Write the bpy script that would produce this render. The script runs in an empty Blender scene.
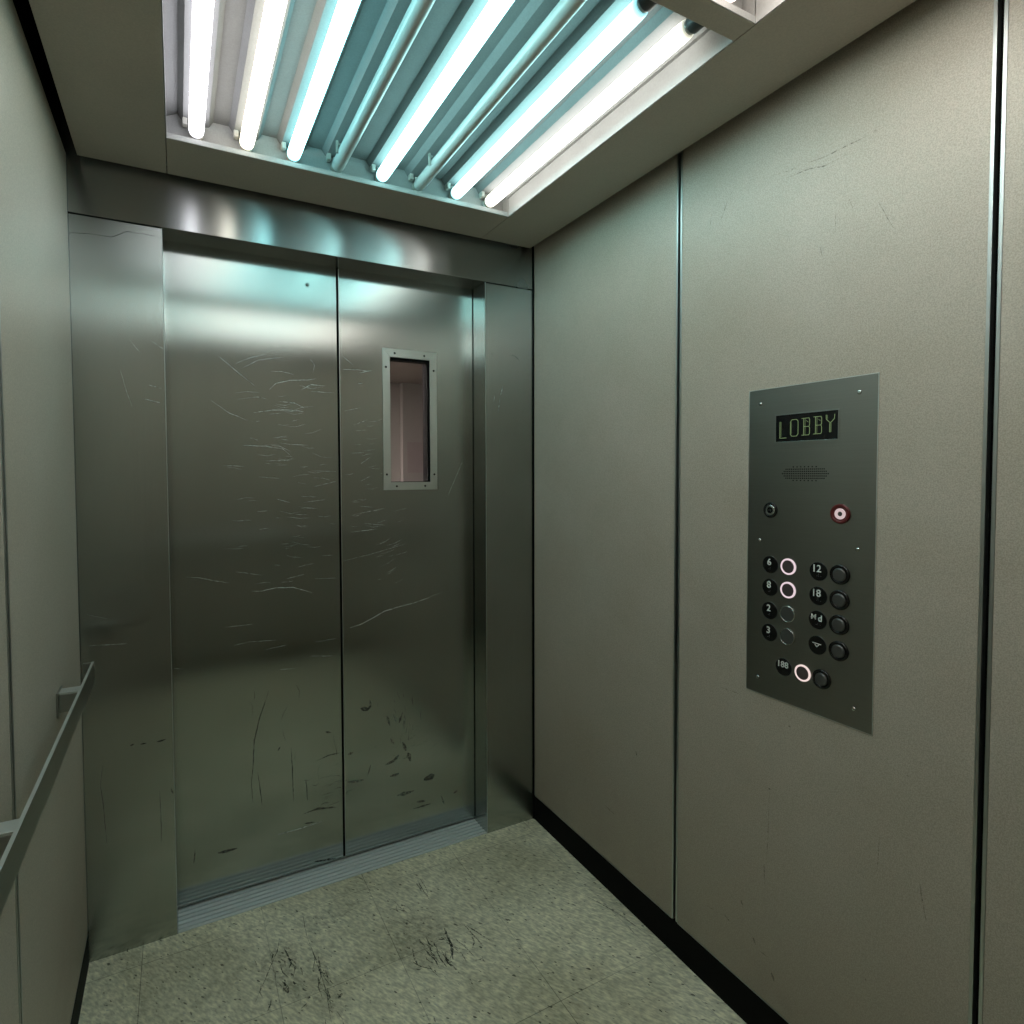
import bpy, math, random
from mathutils import Vector, Matrix
random.seed(7)
SC = bpy.context.scene
COL = SC.collection

# ---------------------------------------------------------------- camera
f_px, yaw, pit, rol, cx, cy = 589.9, 0.48649, -0.034675, -0.003685, 489.8, 494.42
fw = Vector((math.sin(yaw)*math.cos(pit), math.cos(yaw)*math.cos(pit), math.sin(pit)))
rt = Vector((math.cos(yaw), -math.sin(yaw), 0)); up = rt.cross(fw)
r2 = rt*math.cos(rol)+up*math.sin(rol); u2 = -rt*math.sin(rol)+up*math.cos(rol)
cd = bpy.data.cameras.new('camera'); cam = bpy.data.objects.new('camera', cd); COL.objects.link(cam)
cd.sensor_width = 36; cd.lens = f_px/1024*36
cd.shift_x = (512-cx)/1024; cd.shift_y = -(512-cy)/1024
cd.clip_start = 0.02
m = Matrix((( r2.x, u2.x, -fw.x, 0.0), (r2.y, u2.y, -fw.y, 0.0), (r2.z, u2.z, -fw.z, 1.4055), (0, 0, 0, 1)))
cam.matrix_world = m
SC.camera = cam

# ---------------------------------------------------------------- world, exposure
w = bpy.data.worlds.new('world'); SC.world = w; w.use_nodes = True
w.node_tree.nodes['Background'].inputs[0].default_value = (0.002, 0.002, 0.002, 1)
w.node_tree.nodes['Background'].inputs[1].default_value = 1
vs = SC.view_settings
vs.view_transform = 'Standard'; vs.look = 'None'; vs.gamma = 1; vs.use_curve_mapping = False
vs.exposure = 0.52
TUBE = 5.6          # strength of the lit tubes

# ---------------------------------------------------------------- dimensions (metres)
L, R, D = -0.254, 1.259, 2.006       # left wall face, right wall face, front return face
BACK = -0.40                         # rear wall face
DOORY = 2.111                        # car door face
XA, XB = -0.026, 1.043               # door opening
ZT = 2.1335                          # head of opening
ZC = 2.278                           # underside of the canopy
ZTOP = 2.62

# ---------------------------------------------------------------- materials
def mat(name, col=(0.5,0.5,0.5), rough=0.5, metal=0.0, **kw):
    m = bpy.data.materials.new(name); m.use_nodes = True
    b = m.node_tree.nodes['Principled BSDF']
    b.inputs['Base Color'].default_value = (*col, 1); b.inputs['Roughness'].default_value = rough
    b.inputs['Metallic'].default_value = metal
    for k, v in kw.items():
        b.inputs[k.replace('_', ' ')].default_value = v
    return m
class N:
    def __init__(s, m): s.t = m.node_tree; s.b = s.t.nodes['Principled BSDF']
    def n(s, typ, **kw):
        x = s.t.nodes.new(typ)
        for k, v in kw.items(): setattr(x, k, v)
        return x
    def l(s, a, b): s.t.links.new(a, b)
    def noise(s, vec, scale, detail=3, rough=0.5, sc3=None):
        mp = s.n('ShaderNodeMapping'); s.l(vec, mp.inputs[0])
        if sc3: mp.inputs['Scale'].default_value = sc3
        x = s.n('ShaderNodeTexNoise'); s.l(mp.outputs[0], x.inputs['Vector'])
        x.inputs['Scale'].default_value = scale; x.inputs['Detail'].default_value = detail; x.inputs['Roughness'].default_value = rough
        return x.outputs['Fac']
    def ramp(s, fac, stops):
        r = s.n('ShaderNodeValToRGB'); s.l(fac, r.inputs[0])
        e = r.color_ramp.elements
        while len(e) < len(stops): e.new(0.5)
        for q, (p, c) in zip(e, stops):
            q.position = p; q.color = (*c, 1) if len(c) == 3 else c
        return r.outputs[0]
    def mix(s, fac, a, b, typ='MIX'):
        x = s.n('ShaderNodeMix', data_type='RGBA', blend_type=typ)
        if isinstance(fac, float): x.inputs[0].default_value = fac
        else: s.l(fac, x.inputs[0])
        for i, v in ((6, a), (7, b)):
            if isinstance(v, tuple): x.inputs[i].default_value = (*v, 1)
            else: s.l(v, x.inputs[i])
        return x.outputs[2]
    def math(s, op, a, b=0.0, c=None):
        x = s.n('ShaderNodeMath', operation=op)
        for i, v in enumerate([a, b] + ([c] if c is not None else [])):
            if isinstance(v, (int, float)): x.inputs[i].default_value = v
            else: s.l(v, x.inputs[i])
        return x.outputs[0]
    def pos(s): return s.n('ShaderNodeNewGeometry').outputs['Position']
    def bump(s, h, strength, dist=0.001):
        x = s.n('ShaderNodeBump'); x.inputs['Strength'].default_value = strength; x.inputs['Distance'].default_value = dist
        s.l(h, x.inputs['Height']); s.l(x.outputs[0], s.b.inputs['Normal'])
def grey(v): return (v, v, v)

def steel(name, grain, col=(0.42,0.43,0.42), rough=0.30, aniso=0.75, dirt=True, fine=1.0):
    """brushed stainless steel; grain 'h' or 'v' on upright faces (uv = metres along, up)"""
    m = mat(name, col, rough, 1.0); q = N(m)
    p = q.pos()
    st = (1.5, 1.5, 260) if grain == 'h' else (260, 260, 1.5)
    g = q.noise(p, 1.0, 2, 0.6, st)
    st2 = (9, 9, 900) if grain == 'h' else (900, 900, 9)
    g2 = q.noise(p, 1.0, 2, 0.6, st2)
    cl = q.noise(p, 2.4, 2, 0.45)
    base = q.mix(q.math('MULTIPLY', q.math('ADD', g, g2), 0.5), tuple(c*(1-0.10*fine) for c in col), tuple(min(1, c*(1+0.10*fine)) for c in col))
    if dirt:
        sm = q.ramp(cl, [(0.25, grey(0.88)), (0.75, grey(1.05))])
        base = q.mix(1.0, base, sm, 'MULTIPLY')
    q.l(base, q.b.inputs['Base Color'])
    rr = q.math('ADD', q.math('MULTIPLY', cl, 0.10), rough-0.05)
    q.l(rr, q.b.inputs['Roughness'])
    tg = q.n('ShaderNodeTangent', direction_type='UV_MAP', uv_map='UVMap')
    q.l(tg.outputs[0], q.b.inputs['Tangent'])
    q.b.inputs['Anisotropic'].default_value = aniso
    q.b.inputs['Anisotropic Rotation'].default_value = 0.25 if grain == 'h' else 0.0
    return m

def laminate(name, c0, rough):
    m = mat(name, c0, rough); q = N(m); p = q.pos()
    fine = q.noise(p, 420, 2, 0.6); med = q.noise(p, 5, 5, 0.6); big = q.noise(p, 1.3, 3)
    a = q.mix(q.ramp(fine, [(0.32, grey(0)), (0.68, grey(1))]), tuple(c*0.80 for c in c0), tuple(c*1.20 for c in c0))
    a = q.mix(1.0, a, q.ramp(med, [(0.3, (0.93,0.92,0.89)), (0.7, grey(1.03))]), 'MULTIPLY')
    a = q.mix(1.0, a, q.ramp(big, [(0.35, (0.98,0.95,0.93)), (0.65, (1.0,1.01,1.0))]), 'MULTIPLY')
    # browner towards the bottom of the panels, uneven by noise
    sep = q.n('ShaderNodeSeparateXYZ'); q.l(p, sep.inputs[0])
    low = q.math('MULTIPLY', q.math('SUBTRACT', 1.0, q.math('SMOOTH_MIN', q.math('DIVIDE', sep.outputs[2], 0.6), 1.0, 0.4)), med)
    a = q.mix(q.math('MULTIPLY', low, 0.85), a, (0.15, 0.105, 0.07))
    q.l(a, q.b.inputs['Base Color'])
    q.l(q.math('ADD', q.math('MULTIPLY', med, 0.18), rough-0.09), q.b.inputs['Roughness'])
    q.b.inputs['Specular IOR Level'].default_value = 0.55
    q.bump(fine, 0.12, 0.0006)
    return m

def paint(name, c0, rough, dirt=0.25, scale=4):
    m = mat(name, c0, rough); q = N(m); p = q.pos()
    n1 = q.noise(p, scale, 5, 0.65); n2 = q.noise(p, 260, 2)
    a = q.mix(q.math('MULTIPLY', q.ramp(n1, [(0.35, grey(1)), (0.62, grey(0))]), dirt), c0, tuple(c*0.72 for c in c0))
    a = q.mix(1.0, a, q.ramp(n2, [(0.3, grey(0.93)), (0.7, grey(1.05))]), 'MULTIPLY')
    q.l(a, q.b.inputs['Base Color']); q.bump(n2, 0.06, 0.0005)
    return m

def emit(name, col, strength, base=(0.02,0.02,0.02)):
    return mat(name, base, 0.4, 0, Emission_Color=(*col, 1), Emission_Strength=strength)

M = {}
M['door'] = steel('brushed_steel_door', 'v', (0.40,0.43,0.41), 0.20, 0.88)
M['return'] = steel('brushed_steel_return', 'v', (0.41,0.435,0.415), 0.21, 0.90)
M['transom'] = steel('brushed_steel_transom', 'h', (0.40,0.415,0.41), 0.26, 0.94)
M['plate'] = steel('brushed_steel_plate', 'h', (0.35,0.35,0.32), 0.30, 0.6)
M['frame'] = steel('satin_steel_frame', 'h', (0.60,0.63,0.60), 0.38, 0.3, False)
M['trim'] = mat('polished_trim', (0.48,0.51,0.50), 0.36, 1.0)
M['rail'] = steel('satin_rail', 'h', (0.38,0.39,0.37), 0.30, 0.4, False)
M['bracket'] = mat('bright_bracket', (0.70,0.73,0.71), 0.40, 0.9)
M['sill'] = mat('grooved_aluminium', (0.70,0.75,0.75), 0.45, 0.3)
M['screw'] = mat('screw_metal', (0.55,0.57,0.55), 0.25, 1.0)
M['black'] = mat('black_base', (0.003,0.003,0.003), 0.6, Specular_IOR_Level=0.08)
M['gap'] = mat('dark_gap', (0.003,0.003,0.003), 0.9, Specular_IOR_Level=0.1)
M['blackgloss'] = mat('black_plastic', (0.004,0.004,0.004), 0.25)
M['lam'] = laminate('beige_laminate', (0.44,0.40,0.34), 0.40)
M['lamL'] = laminate('beige_laminate_side', (0.44,0.40,0.34), 0.40)
M['canopy'] = paint('taupe_painted_steel', (0.45,0.405,0.34), 0.45)
M['white'] = paint('white_enamel', (0.33,0.34,0.33), 0.40, 0.35, 6)
M['reflector'] = paint('white_reflector', (0.195,0.20,0.198), 0.6, 0.3, 7)
M['reflector'].node_tree.nodes['Principled BSDF'].inputs['Specular IOR Level'].default_value = 0.15
M['holder'] = mat('lampholder_plastic', (0.42,0.42,0.38), 0.4)
M['darkholder'] = mat('dark_lampholder', (0.05,0.05,0.05), 0.5)
M['cap'] = mat('tube_cap', (0.45,0.45,0.43), 0.3, 0.8)
M['glasstube'] = mat('unlit_tube_glass', (0.62,0.66,0.65), 0.3, 0.0, Coat_Weight=0.3)
M['scratch'] = mat('bright_scratch', (0.62,0.67,0.65), 0.5, 0.4)
M['scuff'] = mat('dark_scuff', (0.035,0.032,0.024), 0.7)
M['softscuff'] = mat('soft_scuff', (0.10,0.09,0.065), 0.7)
M['floorscuff'] = mat('floor_scuff', (0.03,0.035,0.03), 0.6)
M['ringlit'] = emit('lit_ring', (1.0,0.80,0.86), 0.58)
M['ringwarm'] = emit('lit_ring_warm', (1.0,0.80,0.75), 0.62)
M['btn'] = mat('button_metal', (0.16,0.165,0.16), 0.38, 0.8)
M['btnlit'] = mat('button_metal_lit', (0.13,0.10,0.105), 0.4, 0.5)
M['red'] = mat('red_ring', (0.11,0.012,0.012), 0.35)
M['ringwhite'] = emit('lit_alarm_ring', (1.0,0.78,0.78), 0.42)
M['digit'] = mat('white_marking', (0.72,0.75,0.72), 0.5, 0, Emission_Color=(1,1,1,1), Emission_Strength=0.0)
M['dimdigit'] = mat('worn_marking', (0.10,0.10,0.10), 0.5)
M['led'] = emit('display_segments', (0.42,0.62,0.26), 0.24)
M['display'] = mat('display_glass', (0.004,0.005,0.006), 0.12)
M['hallwall'] = paint('hall_wall_pink', (0.46,0.43,0.40), 0.7, 0.2, 2)
M['hallceil'] = paint('hall_ceiling', (0.32,0.28,0.25), 0.8)
M['hallfloor'] = paint('hall_floor', (0.25,0.22,0.2), 0.5)
M['halllight'] = emit('hall_fill_lamp', (1.0,0.90,0.84), 34.0)
M['paper'] = mat('notice_paper', (0.41,0.355,0.34), 0.7)
M['ink'] = mat('notice_ink', (0.25,0.18,0.18), 0.7)

def broken(m, scale, lo, hi, amax=1.0):
    q = N(m); k = q.noise(q.pos(), scale, 3, 0.6)
    q.l(q.ramp(k, [(lo, grey(0)), (hi, grey(amax))]), q.b.inputs['Alpha'])
broken(M['scuff'], 160, 0.40, 0.60, 0.85); broken(M['floorscuff'], 120, 0.38, 0.60, 0.9)
broken(M['softscuff'], 130, 0.40, 0.65, 0.7); broken(M['scratch'], 90, 0.25, 0.55, 1.0)
M['smudge'] = mat('soft_grime', (0.06,0.058,0.045), 0.7); broken(M['smudge'], 70, 0.40, 0.85, 0.45)

g = mat('window_glass', (1,1,1), 0.0, 0.0, Transmission_Weight=1.0, IOR=1.2); M['glass'] = g

def tube_mat(name, col, strength, endcol):
    m = mat(name, (0.8,0.8,0.8), 0.3); q = N(m)
    tc = q.n('ShaderNodeTexCoord'); sp = q.n('ShaderNodeSeparateXYZ'); q.l(tc.outputs['Generated'], sp.inputs[0])
    d = q.math('ABSOLUTE', q.math('SUBTRACT', sp.outputs[1], 0.5))
    k = q.ramp(d, [(0.455, grey(0)), (0.5, grey(1))])
    c = q.mix(k, col, endcol); q.l(c, q.b.inputs['Emission Color'])
    q.l(q.math('SUBTRACT', strength, q.math('MULTIPLY', k, strength*0.93)), q.b.inputs['Emission Strength'])
    return m
TC = dict(
  lilac = tube_mat('tube_lilac_white', (0.95,0.93,1.0), TUBE*0.85, (0.9,0.9,1.0)),
  warm = tube_mat('tube_warm_white', (1.0,0.93,0.80), TUBE*0.85, (1.0,0.92,0.62)),
  cyan = tube_mat('tube_cyan', (0.36,0.93,0.98), TUBE*0.95, (0.30,0.9,1.0)),
  cool = tube_mat('tube_cool_cyan', (0.46,0.96,0.97), TUBE*1.05, (0.35,0.9,1.0)),
  rose = tube_mat('tube_rose_white', (1.0,0.90,0.83), TUBE*0.95, (1.0,0.8,0.7)),
  white = tube_mat('tube_white', (1.0,0.96,0.90), TUBE*0.75, (1.0,0.95,0.75)),
  off = M['glasstube'])

# floor: vinyl composition tiles
def floor_mat():
    m = mat('vinyl_tile', (0.3,0.3,0.24), 0.42); q = N(m); p = q.pos()
    c0 = (0.72,0.69,0.53)
    sp = q.n('ShaderNodeSeparateXYZ'); q.l(p, sp.inputs[0])
    T = 0.3315
    def tri(o, off): return q.math('DIVIDE', q.math('SUBTRACT', o, off), T)
    fx = tri(sp.outputs[0], -0.118-10*T); fy = tri(sp.outputs[1], 1.2625-20*T)
    def edge(f):
        fr = q.math('FRACT', f); d = q.math('ABSOLUTE', q.math('SUBTRACT', fr, 0.5))
        return q.math('GREATER_THAN', d, 0.5-0.0028)
    e = q.math('MAXIMUM', edge(fx), edge(fy))
    # per tile tone and chip direction
    cb = q.n('ShaderNodeCombineXYZ'); q.l(q.math('FLOOR', fx), cb.inputs[0]); q.l(q.math('FLOOR', fy), cb.inputs[1])
    wn = q.n('ShaderNodeTexWhiteNoise'); q.l(cb.outputs[0], wn.inputs[0])
    rot = q.n('ShaderNodeVectorRotate', rotation_type='Z_AXIS'); q.l(p, rot.inputs['Vector']); rot.inputs['Angle'].default_value = -0.55
    v1 = q.noise(rot.outputs[0], 1.0, 2, 0.55, (150, 48, 1))
    v2 = q.noise(rot.outputs[0], 1.0, 2, 0.5, (70, 26, 1))
    v3 = q.noise(p, 3.0, 5, 0.6)
    v4 = q.noise(rot.outputs[0], 1.0, 1, 0.5, (110, 45, 3))
    a = q.mix(q.ramp(v1, [(0.36, grey(0)), (0.64, grey(1))]), tuple(c*0.78 for c in c0), tuple(c*1.22 for c in c0))
    a = q.mix(1.0, a, q.ramp(v2, [(0.35, (0.86,0.87,0.84)), (0.65, (1.10,1.10,1.08))]), 'MULTIPLY')
    a = q.mix(q.ramp(v4, [(0.27, grey(1)), (0.31, grey(0))]), a, (0.12,0.12,0.08))
    a = q.mix(q.ramp(v4, [(0.70, grey(0)), (0.74, grey(1))]), a, (0.55,0.56,0.46))
    a = q.mix(1.0, a, q.ramp(v3, [(0.36, (0.74,0.73,0.68)), (0.60, grey(1.02))]), 'MULTIPLY')
    tone = q.ramp(wn.outputs[0], [(0, grey(0.93)), (1, grey(1.04))]); a = q.mix(1.0, a, tone, 'MULTIPLY')
    a = q.mix(q.math('MULTIPLY', e, q.ramp(v3, [(0.35, grey(0.75)), (0.6, grey(0.25))])), a, (0.03,0.03,0.022))
    q.l(a, q.b.inputs['Base Color'])
    q.l(q.math('ADD', q.math('MULTIPLY', v3, 0.3), 0.28), q.b.inputs['Roughness'])
    q.bump(v1, 0.08, 0.0008)
    return m
M['floor'] = floor_mat()

# ---------------------------------------------------------------- mesh helpers
class MB:
    def __init__(s): s.v = []; s.f = []; s.sm = []
    def add(s, vs, fs, smooth=False):
        o = len(s.v); s.v += [tuple(x) for x in vs]; s.f += [tuple(i+o for i in f) for f in fs]; s.sm += [smooth]*len(fs); return s
    def box(s, x0, x1, y0, y1, z0, z1):
        x0, x1 = min(x0,x1), max(x0,x1); y0, y1 = min(y0,y1), max(y0,y1); z0, z1 = min(z0,z1), max(z0,z1)
        v = [(x,y,z) for x in (x0,x1) for y in (y0,y1) for z in (z0,z1)]
        return s.add(v, [(0,1,3,2),(4,6,7,5),(0,4,5,1),(2,3,7,6),(0,2,6,4),(1,5,7,3)])
    def prism(s, pts, axis, a, b):
        """2-D polygon (counter-clockwise list) swept along an axis"""
        n = len(pts)
        def P(p, t):
            return {'x': (t,p[0],p[1]), 'y': (p[0],t,p[1]), 'z': (p[0],p[1],t)}[axis]
        v = [P(p, a) for p in pts] + [P(p, b) for p in pts]
        return s.add(v, [tuple(range(n))[::-1], tuple(range(n, 2*n))] + [(i,(i+1)%n,(i+1)%n+n,i+n) for i in range(n)])
    def lathe(s, c, ax, prof, n=32, smooth=True):
        """profile [(radius, distance along ax)] turned round the axis ax through c, closed at both ends"""
        c = Vector(c); ax = Vector(ax).normalized()
        t = Vector((0,0,1)) if abs(ax.z) < 0.9 else Vector((1,0,0))
        u = ax.cross(t).normalized(); w_ = ax.cross(u)
        v = []
        for r, d in prof:
            for k in range(n):
                a = 2*math.pi*k/n; v.append(c+ax*d+(u*math.cos(a)+w_*math.sin(a))*r)
        fs = []
        for j in range(len(prof)-1):
            for k in range(n): fs.append((j*n+k, j*n+(k+1)%n, (j+1)*n+(k+1)%n, (j+1)*n+k))
        o = len(s.v); s.add(v, fs, smooth)
        m_ = len(prof)-1
        s.f.append(tuple(o+k for k in range(n))[::-1]); s.f.append(tuple(o+m_*n+k for k in range(n))); s.sm += [False, False]
        return s
    def ring(s, c, ax, r0, r1, h, n=40):
        """flat ring, inner r0 outer r1, raised h along ax"""
        c = Vector(c); ax = Vector(ax).normalized(); t = Vector((0,0,1)); u = ax.cross(t).normalized(); w_ = ax.cross(u)
        v = []
        for r, d in ((r1,0),(r1,h*0.7),(r1-(r1-r0)*0.25,h),(r0+(r1-r0)*0.25,h),(r0,h*0.7),(r0,0)):
            for k in range(n):
                a = 2*math.pi*k/n; v.append(c+ax*d+(u*math.cos(a)+w_*math.sin(a))*r)
        fs = [(j*n+k, j*n+(k+1)%n, ((j+1)%6)*n+(k+1)%n, ((j+1)%6)*n+k) for j in range(6) for k in range(n)]
        return s.add(v, fs, True)
    def rectring(s, plane, y, t, o, i):
        """flat frame: outer (u0,u1,z0,z1) and inner rectangles, thickness t from y"""
        (a0,a1,b0,b1), (c0,c1,d0,d1) = o, i
        for q in ((a0,c0,b0,b1),(c1,a1,b0,b1),(c0,c1,b0,d0),(c0,c1,d1,b1)):
            if plane == 'y': s.box(q[0],q[1],y,y+t,q[2],q[3])
            else: s.box(y,y+t,q[0],q[1],q[2],q[3])
        return s
    def build(s, name, m, parent=None, bevel=0, **tags):
        me = bpy.data.meshes.new(name); me.from_pydata(s.v, [], s.f); me.update()
        me.polygons.foreach_set('use_smooth', s.sm)
        uv = me.uv_layers.new(name='UVMap')
        for p in me.polygons:
            n = p.normal; ax = max(range(3), key=lambda i: abs(n[i]))
            for li in p.loop_indices:
                c = me.vertices[me.loops[li].vertex_index].co
                uv.data[li].uv = ((c.y, c.z), (c.x, c.z), (c.x, c.y))[ax]
        me.materials.append(m)
        o = bpy.data.objects.new(name, me); COL.objects.link(o)
        if parent is not None:
            o.parent = parent
            pm = parent
            off = Vector((0,0,0))
            while pm is not None: off += pm.location; pm = pm.parent
            # meshes are written in world metres: bring them into the parent's frame
            for v in me.vertices: v.co -= off
        if bevel:
            b = o.modifiers.new('bevel', 'BEVEL'); b.width = bevel; b.segments = 2; b.limit_method = 'ANGLE'
        for k, v in tags.items(): o[k] = v
        return o
def B(*a): return MB().box(*a)
def thing(name, label, cat, loc=(0,0,0), group=None):
    o = bpy.data.objects.new(name, None); COL.objects.link(o); o.location = loc; o.empty_display_size = 0.05
    o['label'] = label; o['category'] = cat
    if group: o['group'] = group
    return o
def tag(o, label, cat, group=None):
    o['label'] = label; o['category'] = cat
    if group: o['group'] = group
    return o
def struct(o): o['kind'] = 'structure'; return o

def ribbons(mb, lines, plane, at, side, wscale=0.0011):
    """thin tapered marks lying on a surface; plane = axis normal to it"""
    k = 0
    for w_, pts in lines:
        k += 1
        n = len(pts); hw = w_*wscale/2; P = [Vector(p) for p in pts]
        # subdivide with a little wobble so a mark is not ruler straight
        Q = [P[0]]
        for a, b in zip(P[:-1], P[1:]):
            d = b-a; pr = Vector((-d.y, d.x)).normalized() if d.length > 0 else Vector((0,0))
            ns = max(2, int(d.length/0.012))
            for i in range(1, ns+1):
                t = i/ns; j = 0 if i == ns else random.uniform(-1,1)*0.0006
                Q.append(a+d*t+pr*j)
        m_ = len(Q); v = []
        for i, q in enumerate(Q):
            d = (Q[min(i+1, m_-1)]-Q[max(i-1, 0)]); d = d.normalized() if d.length > 1e-7 else Vector((1,0)); pr = Vector((-d.y, d.x))
            t = i/(m_-1); hh = hw*max(0.12, math.sin(math.pi*min(max(t*0.92+0.04,0),1))**0.6)*random.uniform(0.55,1.25)
            off = at + side*(0.0003+0.00001*(k % 9))
            for sgn in (-1, 1):
                c = q+pr*hh*sgn
                v.append({'y': (c.x, off, c.y), 'x': (off, c.x, c.y), 'z': (c.x, c.y, off)}[plane])
        fs = [(2*i, 2*i+1, 2*i+3, 2*i+2) for i in range(m_-1)]
        mb.add(v, fs)
    return mb

def text_mesh(txt, size, m, loc, name, parent, align='CENTER', depth=0.0004, facing='-x'):
    cu = bpy.data.curves.new('text', 'FONT'); cu.body = txt; cu.size = size; cu.align_x = align; cu.align_y = 'CENTER'
    cu.extrude = depth; cu.offset = size*0.012; cu.resolution_u = 4
    o = bpy.data.objects.new('text', cu); COL.objects.link(o)
    dg = bpy.context.evaluated_depsgraph_get(); me = bpy.data.meshes.new_from_object(o.evaluated_get(dg))
    bpy.data.objects.remove(o)
    off = Vector((0,0,0)); pm = parent
    while pm is not None: off += pm.location; pm = pm.parent
    for v in me.vertices:
        x, y, z = v.co
        v.co = Vector((loc[0]-z, loc[1]-x, loc[2]+y))-off
    me.materials.clear(); me.materials.append(m); me.name = name
    q = bpy.data.objects.new(name, me); COL.objects.link(q); q.parent = parent
    return q
# ---------------------------------------------------------------- surface marks (metres on their surface)
DOORL= [(2,[(0.126,1.789),(0.175,1.748),(0.231,1.703)]),(1.5,[(0.1,1.646),(0.151,1.609),(0.21,1.585)]),(2,[(0.278,1.691),(0.3,1.714),(0.346,1.728),(0.405,1.733)]),(2,[(0.381,1.697),(0.416,1.718),(0.465,1.717)]),(2,[(0.227,1.612),(0.288,1.624),(0.345,1.627),(0.391,1.622)]),(1.5,[(0.311,1.654),(0.357,1.652),(0.394,1.635)]),(2,[(0.192,1.503),(0.263,1.502),(0.32,1.493),(0.345,1.47)]),(1.5,[(0.263,1.505),(0.308,1.503),(0.345,1.485)]),(1.5,[(0.337,1.509),(0.402,1.508)]),(1.2,[(0.175,1.771),(0.224,1.795),(0.268,1.808)]),(1.2,[(0.191,1.755),(0.246,1.788),(0.324,1.804)]),(1,[(0.412,1.808),(0.429,1.786),(0.423,1.761)]),(1.2,[(0.416,1.694),(0.495,1.694)]),(1.5,[(0.133,1.436),(0.196,1.434)]),(1.5,[(0.263,1.452),(0.342,1.455)]),(2,[(0.294,1.324),(0.338,1.31)]),(1.2,[(0.412,1.419),(0.498,1.416)]),(1.2,[(0.423,1.364),(0.497,1.381)]),(1,[(0.387,1.309),(0.459,1.317)]),(1.5,[(0.019,1.08),(0.054,1.075),(0.095,1.062),(0.142,1.05)]),(2,[(0.211,1.016),(0.244,1.013),(0.29,1.02),(0.347,1.016),(0.383,1.002),(0.409,0.991)]),(1.5,[(0.325,1.048),(0.383,1.058)]),(1.5,[(0.129,0.904),(0.171,0.904),(0.215,0.905)]),(1.5,[(0.252,0.812),(0.321,0.819)]),(1.5,[(0.297,0.737),(0.349,0.732)]),(1.2,[(0.164,1.085),(0.245,1.067)]),(1.2,[(0.444,1.119),(0.484,1.119)]),(1.2,[(0.419,1.04),(0.493,1.036)]),(1.2,[(0.403,0.768),(0.477,0.757)]),(3,[(0.282,0.162),(0.359,0.162),(0.432,0.166)]),(1,[(-0.022,0.791),(-0.0,0.786)]),(1.2,[(0.198,0.846),(0.287,0.84)]),(1,[(0.154,0.84),(0.198,0.846)]),(1,[(0.416,0.816),(0.49,0.818)])]
DOORLD= [(1.6,[(0.261,0.668),(0.232,0.588),(0.212,0.508),(0.207,0.424),(0.201,0.365),(0.203,0.298)]),(1.6,[(0.221,0.397),(0.227,0.347),(0.233,0.282)]),(1.6,[(0.331,0.457),(0.334,0.369),(0.336,0.266)]),(5,[(0.094,0.155),(0.126,0.153),(0.153,0.153)]),(2,[(0.416,0.39),(0.46,0.4),(0.5,0.4)]),(3,[(0.287,0.455),(0.295,0.468)]),(4,[(0.371,0.211),(0.414,0.216),(0.482,0.204)]),(3,[(0.373,0.175),(0.407,0.171)]),(3,[(0.448,0.488),(0.469,0.48)]),(4,[(0.405,0.027),(0.48,0.016)]),(2,[(0.027,0.188),(0.022,0.143)]),(2,[(0.379,0.333),(0.384,0.256)])]
DOORRL= [(3,[(0.541,0.85),(0.58,0.858),(0.619,0.873),(0.673,0.897),(0.728,0.907),(0.784,0.914),(0.856,0.931)]),(1,[(0.856,0.934),(0.901,0.943)]),(1,[(0.519,1.095),(0.622,1.113),(0.758,1.144)]),(1.5,[(0.527,1.779),(0.578,1.782),(0.629,1.779)]),(2,[(0.584,1.771),(0.632,1.783)]),(2,[(0.581,1.733),(0.599,1.735)]),(1.5,[(0.528,1.825),(0.565,1.797)]),(1.2,[(0.556,1.26),(0.624,1.271),(0.677,1.28)]),(1.2,[(0.563,1.583),(0.614,1.604)]),(1.2,[(0.555,1.482),(0.6,1.485)]),(1.5,[(0.587,1.444),(0.626,1.47)]),(1.2,[(0.933,1.325),(0.964,1.391),(0.995,1.453)]),(1.2,[(0.531,1.632),(0.589,1.647)]),(1.2,[(0.586,1.381),(0.625,1.4)]),(1.5,[(0.597,1.227),(0.677,1.217)]),(1.5,[(0.545,1.197),(0.65,1.205)])]
DOORRD= [(6,[(0.576,0.549),(0.603,0.539),(0.616,0.552)]),(2.5,[(0.612,0.572),(0.616,0.545)]),(8,[(0.822,0.22),(0.844,0.223),(0.866,0.228)]),(5,[(0.714,0.186),(0.75,0.186),(0.781,0.187)]),(4,[(0.528,0.285),(0.56,0.28),(0.586,0.279)]),(5,[(0.687,0.267),(0.708,0.267),(0.722,0.269)]),(4,[(0.667,0.315),(0.702,0.323),(0.723,0.342)]),(5,[(0.737,0.387),(0.751,0.35)]),(4,[(0.689,0.411),(0.702,0.388)]),(3,[(0.529,0.387),(0.548,0.391)]),(6,[(0.758,0.341),(0.768,0.305)]),(3,[(0.895,0.137),(0.907,0.102)]),(3,[(0.792,0.14),(0.828,0.135)]),(2,[(0.777,0.117),(0.85,0.118)]),(2,[(0.613,0.328),(0.6,0.291)]),(3,[(0.948,0.134),(0.964,0.141)]),(3,[(0.738,0.502),(0.724,0.464)]),(3,[(0.676,0.501),(0.689,0.458)])]
RETLL= [(1,[(-0.14,1.708),(-0.123,1.638),(-0.112,1.602)]),(2,[(-0.086,1.63),(-0.042,1.62)]),(1.5,[(-0.069,1.67),(-0.038,1.662)]),(1,[(-0.064,1.802),(-0.026,1.776)]),(1,[(-0.114,1.796),(-0.09,1.763)]),(1.5,[(-0.24,0.921),(-0.141,0.914)]),(1,[(-0.237,1.011),(-0.184,0.992)])]
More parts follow.
